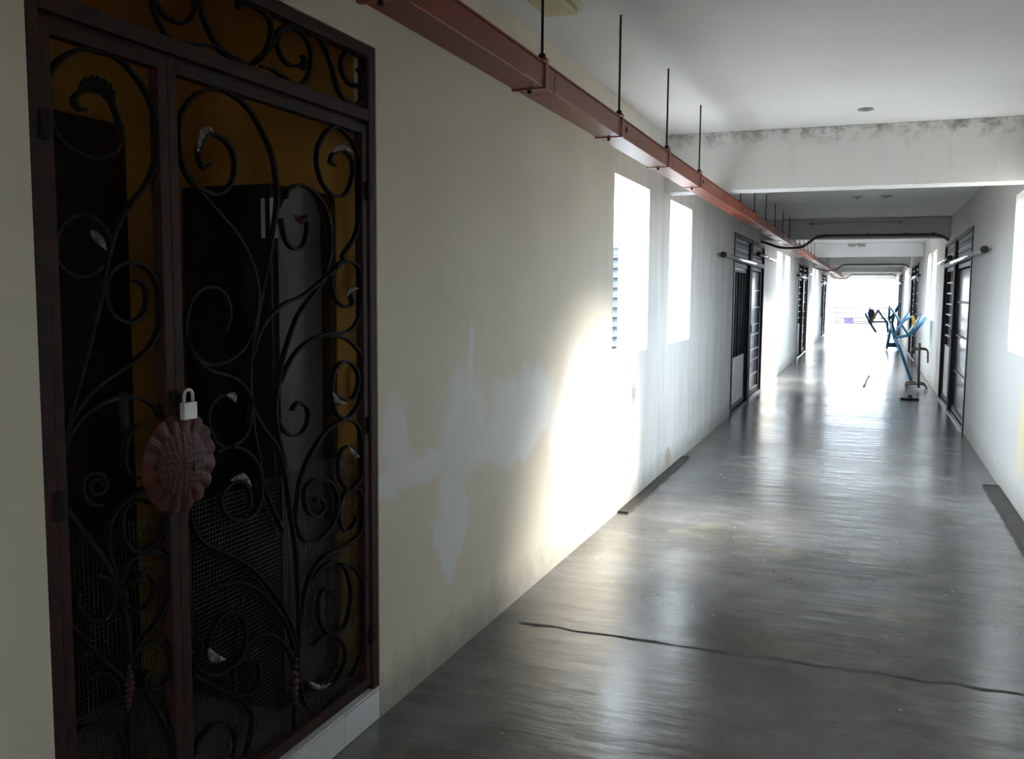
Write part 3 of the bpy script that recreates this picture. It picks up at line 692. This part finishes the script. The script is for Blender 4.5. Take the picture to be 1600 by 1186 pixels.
MB().tube([(-.30, BEAMS[2]-.051, 2.535), (-.30, BEAMS[2]-.09, 2.53)], .022, 10).build('lamp', M_TILE, b3)

# ------------------------------------------------------------------ open end: railing
rl = thing('railing', ((XL+XR)/2, 45.6, 0), 'brown metal railing across the bright open end of the corridor', 'railing')
for x in (XL+.15, -.75, 0., .7, XR-.02): box(x-.02, x+.02, 45.58, 45.62, .001, .93).build('post', M_RAIL, rl)
for z in (.20, .29, .45, .68, .92): MB().tube([(XL, 45.6, z), (XR+.2, 45.6, z)], .036, 8).build('rail', M_RAIL, rl)
cr = thing('plastic_crate', (-.85, 45.3, 0), 'mauve plastic crate on the floor beside the end railing', 'crate')
box(-1.06, -.63, 45.15, 45.45, .17, .175).build('floor_panel', M_PURP, cr)
m = MB(); m.box(-1.06, -.63, 45.15, 45.16, .175, .44).box(-1.06, -.63, 45.44, 45.45, .175, .44).box(-1.06, -1.05, 45.16, 45.44, .175, .44).box(-.64, -.63, 45.16, 45.44, .175, .44)
m.build('walls', M_PURP, cr)
m = MB(); m.box(-1.075, -.615, 45.14, 45.149, .42, .45).box(-1.075, -.615, 45.451, 45.46, .42, .45); m.build('rim', M_PURP, cr)
for x in (-1.04, -.67):
    for y in (45.17, 45.41): box(x, x+.02, y, y+.02, .001, .169).build('leg', M_PURP, cr)

# ------------------------------------------------------------------ folding blue clothes racks
def rack(label, Y, dY, frames, feet, wings=(), rods=()):
    t = thing('clothes_rack', (onY(*feet[0], Y).x, Y+dY/2, 0), label, 'clothes rack', 'blue folding clothes racks')
    for pts, nm, r in frames:
        for dy in (0, dY):
            P = [onY(x, y, Y) for x, y in pts]; P = [Vector((min(p.x, XR-.03), p.y+dy, max(p.z, .02))) for p in P]
            if nm == 'leg' and r > .0141: j = min(range(len(P)), key=lambda i: P[i].z); P[j].z = r+.001; P[j] = P[j] if P[j].z < .05 else P[j]
            MB().tube(P, r, 8, (0, 1, 0)).build(nm, M_BLUE, t)
    for (x, y), mt in rods:
        p = onY(x, y, Y); MB().tube([(min(p.x, XR-.03), Y, max(p.z, .02)), (min(p.x, XR-.03), Y+dY, max(p.z, .02))], .009, 6).build('rod', mt, t)
    for pts in wings:
        P = [onY(x, y, Y) for x, y in pts]
        a, b = P; a = Vector((min(a.x, XR-.05), a.y, a.z)); b = Vector((min(b.x, XR-.05), b.y, b.z))
        MB().bar([a+Vector((0, dY*.5, 0)), b+Vector((0, dY*.5, 0))], .012, dY*.85, (0, 1, 0)).build('wing_slat', M_PALEB, t)
    return t
rack('blue folding clothes rack standing nearest, beside the rusty pipe stand', 17.3, .5,
     [([(1424,597),(1405,541),(1397,529)], 'leg', .026), ([(1397,529),(1408,508),(1421,489)], 'wing_bar', .014), ([(1402,516),(1412,503),(1424,494)], 'wing_bar', .011), ([(1390,480),(1398,489.5),(1408.7,506),(1420,525)], 'wing_bar', .016),
      ([(1420,525),(1430,514),(1441,492)], 'wing_bar', .018), ([(1426,524),(1438,509),(1449,497)], 'wing_bar', .014), ([(1397,529),(1420,525),(1426,524)], 'brace', .014), ([(1391,505),(1397,529)], 'brace', .014)],
     [(1424,597)], [((1421,520), (1441,492)), ((1403,517), (1421,489))], [((x, y), M_BLUE) for x, y in [(1441,492),(1449,497),(1430,514),(1421,489),(1408,508),(1390,480),(1397,529),(1405,541),(1414,565)]])
rack('blue folding clothes rack standing behind the nearest one', 27.0, .7,
     [([(1385.5,546),(1392,515),(1398,489.5),(1408,474)], 'leg', .030), ([(1406,546),(1396,512),(1389,499),(1390,478)], 'leg', .030), ([(1389,499.6),(1398,489.5),(1408,474)], 'wing_bar', .024),
      ([(1386,538),(1404,538)], 'rung', .018), ([(1385.5,541.5),(1405,541.5)], 'rung', .018)],
     [(1386,545)], [((1392,500), (1406,476)), ((1390,522), (1394,508))], [((x, y), M_BLUE) for x, y in [(1408,474),(1390,478),(1389,499),(1398,489.5),(1396,512),(1392,515),(1395,537)]])
far = rack('blue folding clothes rack draped with navy cloth, farthest down the corridor', 38.6, .7,
     [([(1369,519),(1360,506),(1352,490)], 'leg', .045), ([(1360,506),(1368,493),(1372,484)], 'wing_bar', .04), ([(1372,484),(1380,497),(1386,503),(1388,519)], 'leg', .045), ([(1360,503),(1386,503)], 'brace', .03)],
     [(1367,519)], [((1371,486), (1382,500)), ((1352,491), (1360,505))], [((x, y), M_BLUE) for x, y in [(1360,506),(1352,490),(1372,484),(1368,493),(1386,503)]])
# cloths hung over the front bars of the racks
def cloth(name, px, Y, d, mat, label):
    P = [onY(x, y, Y) for x, y in px]; m = MB(); n = len(P); rows = 3
    for k in range(rows):
        for p in P: m.v.append((p.x, p.y - d*k/(rows-1), p.z))
    for k in range(rows-1):
        for j in range(n): m.f.append((k*n+j, k*n+(j+1) % n, (k+1)*n+(j+1) % n, (k+1)*n+j))
    m.f += [tuple(reversed(range(n))), tuple((rows-1)*n+j for j in range(n))]
    return tag(m.build(name, mat), label, 'cloth')
cloth('hanging_cloth', [(1355.5,491),(1357,484),(1360,481.5),(1362,483),(1365,482.5),(1367,488),(1366,496),(1361,504)], 38.553, .03, M_NAVY, 'navy cloth hung on the farthest clothes rack')
cloth('folded_cloth', [(1361,500),(1369,488),(1371.5,489),(1367,498),(1362,504)], 38.519, .03, M_YEL, 'yellow cloth strip hung on the farthest clothes rack')
cloth('folded_cloth', [(1424,499),(1425,493),(1427,492),(1431,501),(1430,513),(1428,511)], 17.279, .02, M_YEL, 'yellow cloth strip hung on the nearest blue clothes rack')
cloth('hanging_cloth', [(1390,503),(1392,502),(1397,508),(1396,513.5),(1393,512)], 26.967, .03, M_NAVY, 'dark blue cloth bundle hung on the rack behind the nearest one')
# rusty T-topped stand
Yp = 15.9; ps = thing('pipe_stand', (.80, Yp, 0), 'rusty brown pipe stand with a T shaped top beside the blue racks', 'stand')
def pt(x, y, dy=0): p = onY(x, y, Yp); return Vector((min(p.x, XR-.03), Yp+dy, max(p.z, .016)))
MB().tube([pt(1437,536), pt(1436,560), pt(1435,606)], .020, 8, (0, 1, 0)).build('post', M_BROWNM, ps)
for dy in (0, .08): MB().tube(smooth([pt(1424.5,547.5-dy*25, dy), pt(1437,546-dy*25, dy), pt(1447,547-dy*20, dy), pt(1450,551, dy), pt(1449.5,567-dy*80, dy)], 4), .012, 8, (0, 1, 0)).build('arm', M_BROWNM, ps)
for dy in (0, .35): MB().tube(smooth([pt(1416,607, dy), pt(1417,601, dy), pt(1424,600, dy), pt(1436,600.5, dy), pt(1445,602, dy), pt(1448,610, dy)], 4), .013, 8, (0, 1, 0)).build('foot', M_BROWNM, ps)
MB().tube([pt(1434,600, 0), pt(1434,600, .35)], .012, 8).build('cross_bar', M_BROWNM, ps)
# slippers and stray strap on the floor
sl = thing('slipper', (.60, 14.36, 0), 'black rubber slipper lying on the floor before the pipe stand', 'slipper')
m = MB(); out = []
for k in range(20):
    q = 2*math.pi*k/20; r = 1 - .16*math.cos(2*q)*0; out.append((.60+.125*math.cos(q), 14.36+(.046+.010*math.cos(q))*math.sin(q)))
m.prism(out, 'z', .001, .030); m.build('sole', M_RUBBER, sl, .004)
MB().sweep(smooth([(.62, 14.312, .026), (.605, 14.322, .055), (.595, 14.36, .070), (.605, 14.398, .055), (.62, 14.408, .026)], 5), lambda i, t: [(-.034, -.006), (.034, -.006), (.022, .006), (-.022, .006)], (0, 0, 1)).build('strap', M_RUBBER, sl)
sp = [onX(1, 1, -1)]; 
st = smooth([(-.03, 16.2, .010), (-.005, 16.7, .012), (.005, 17.3, .012), (.03, 18.0, .010), (.06, 18.25, .012)], 5)
tag(MB().tube(st, .016, 6, (0, 0, 1)).build('rope_scrap', M_FIX), 'thin grey scrap of rope lying in the middle of the bright floor', 'rope')
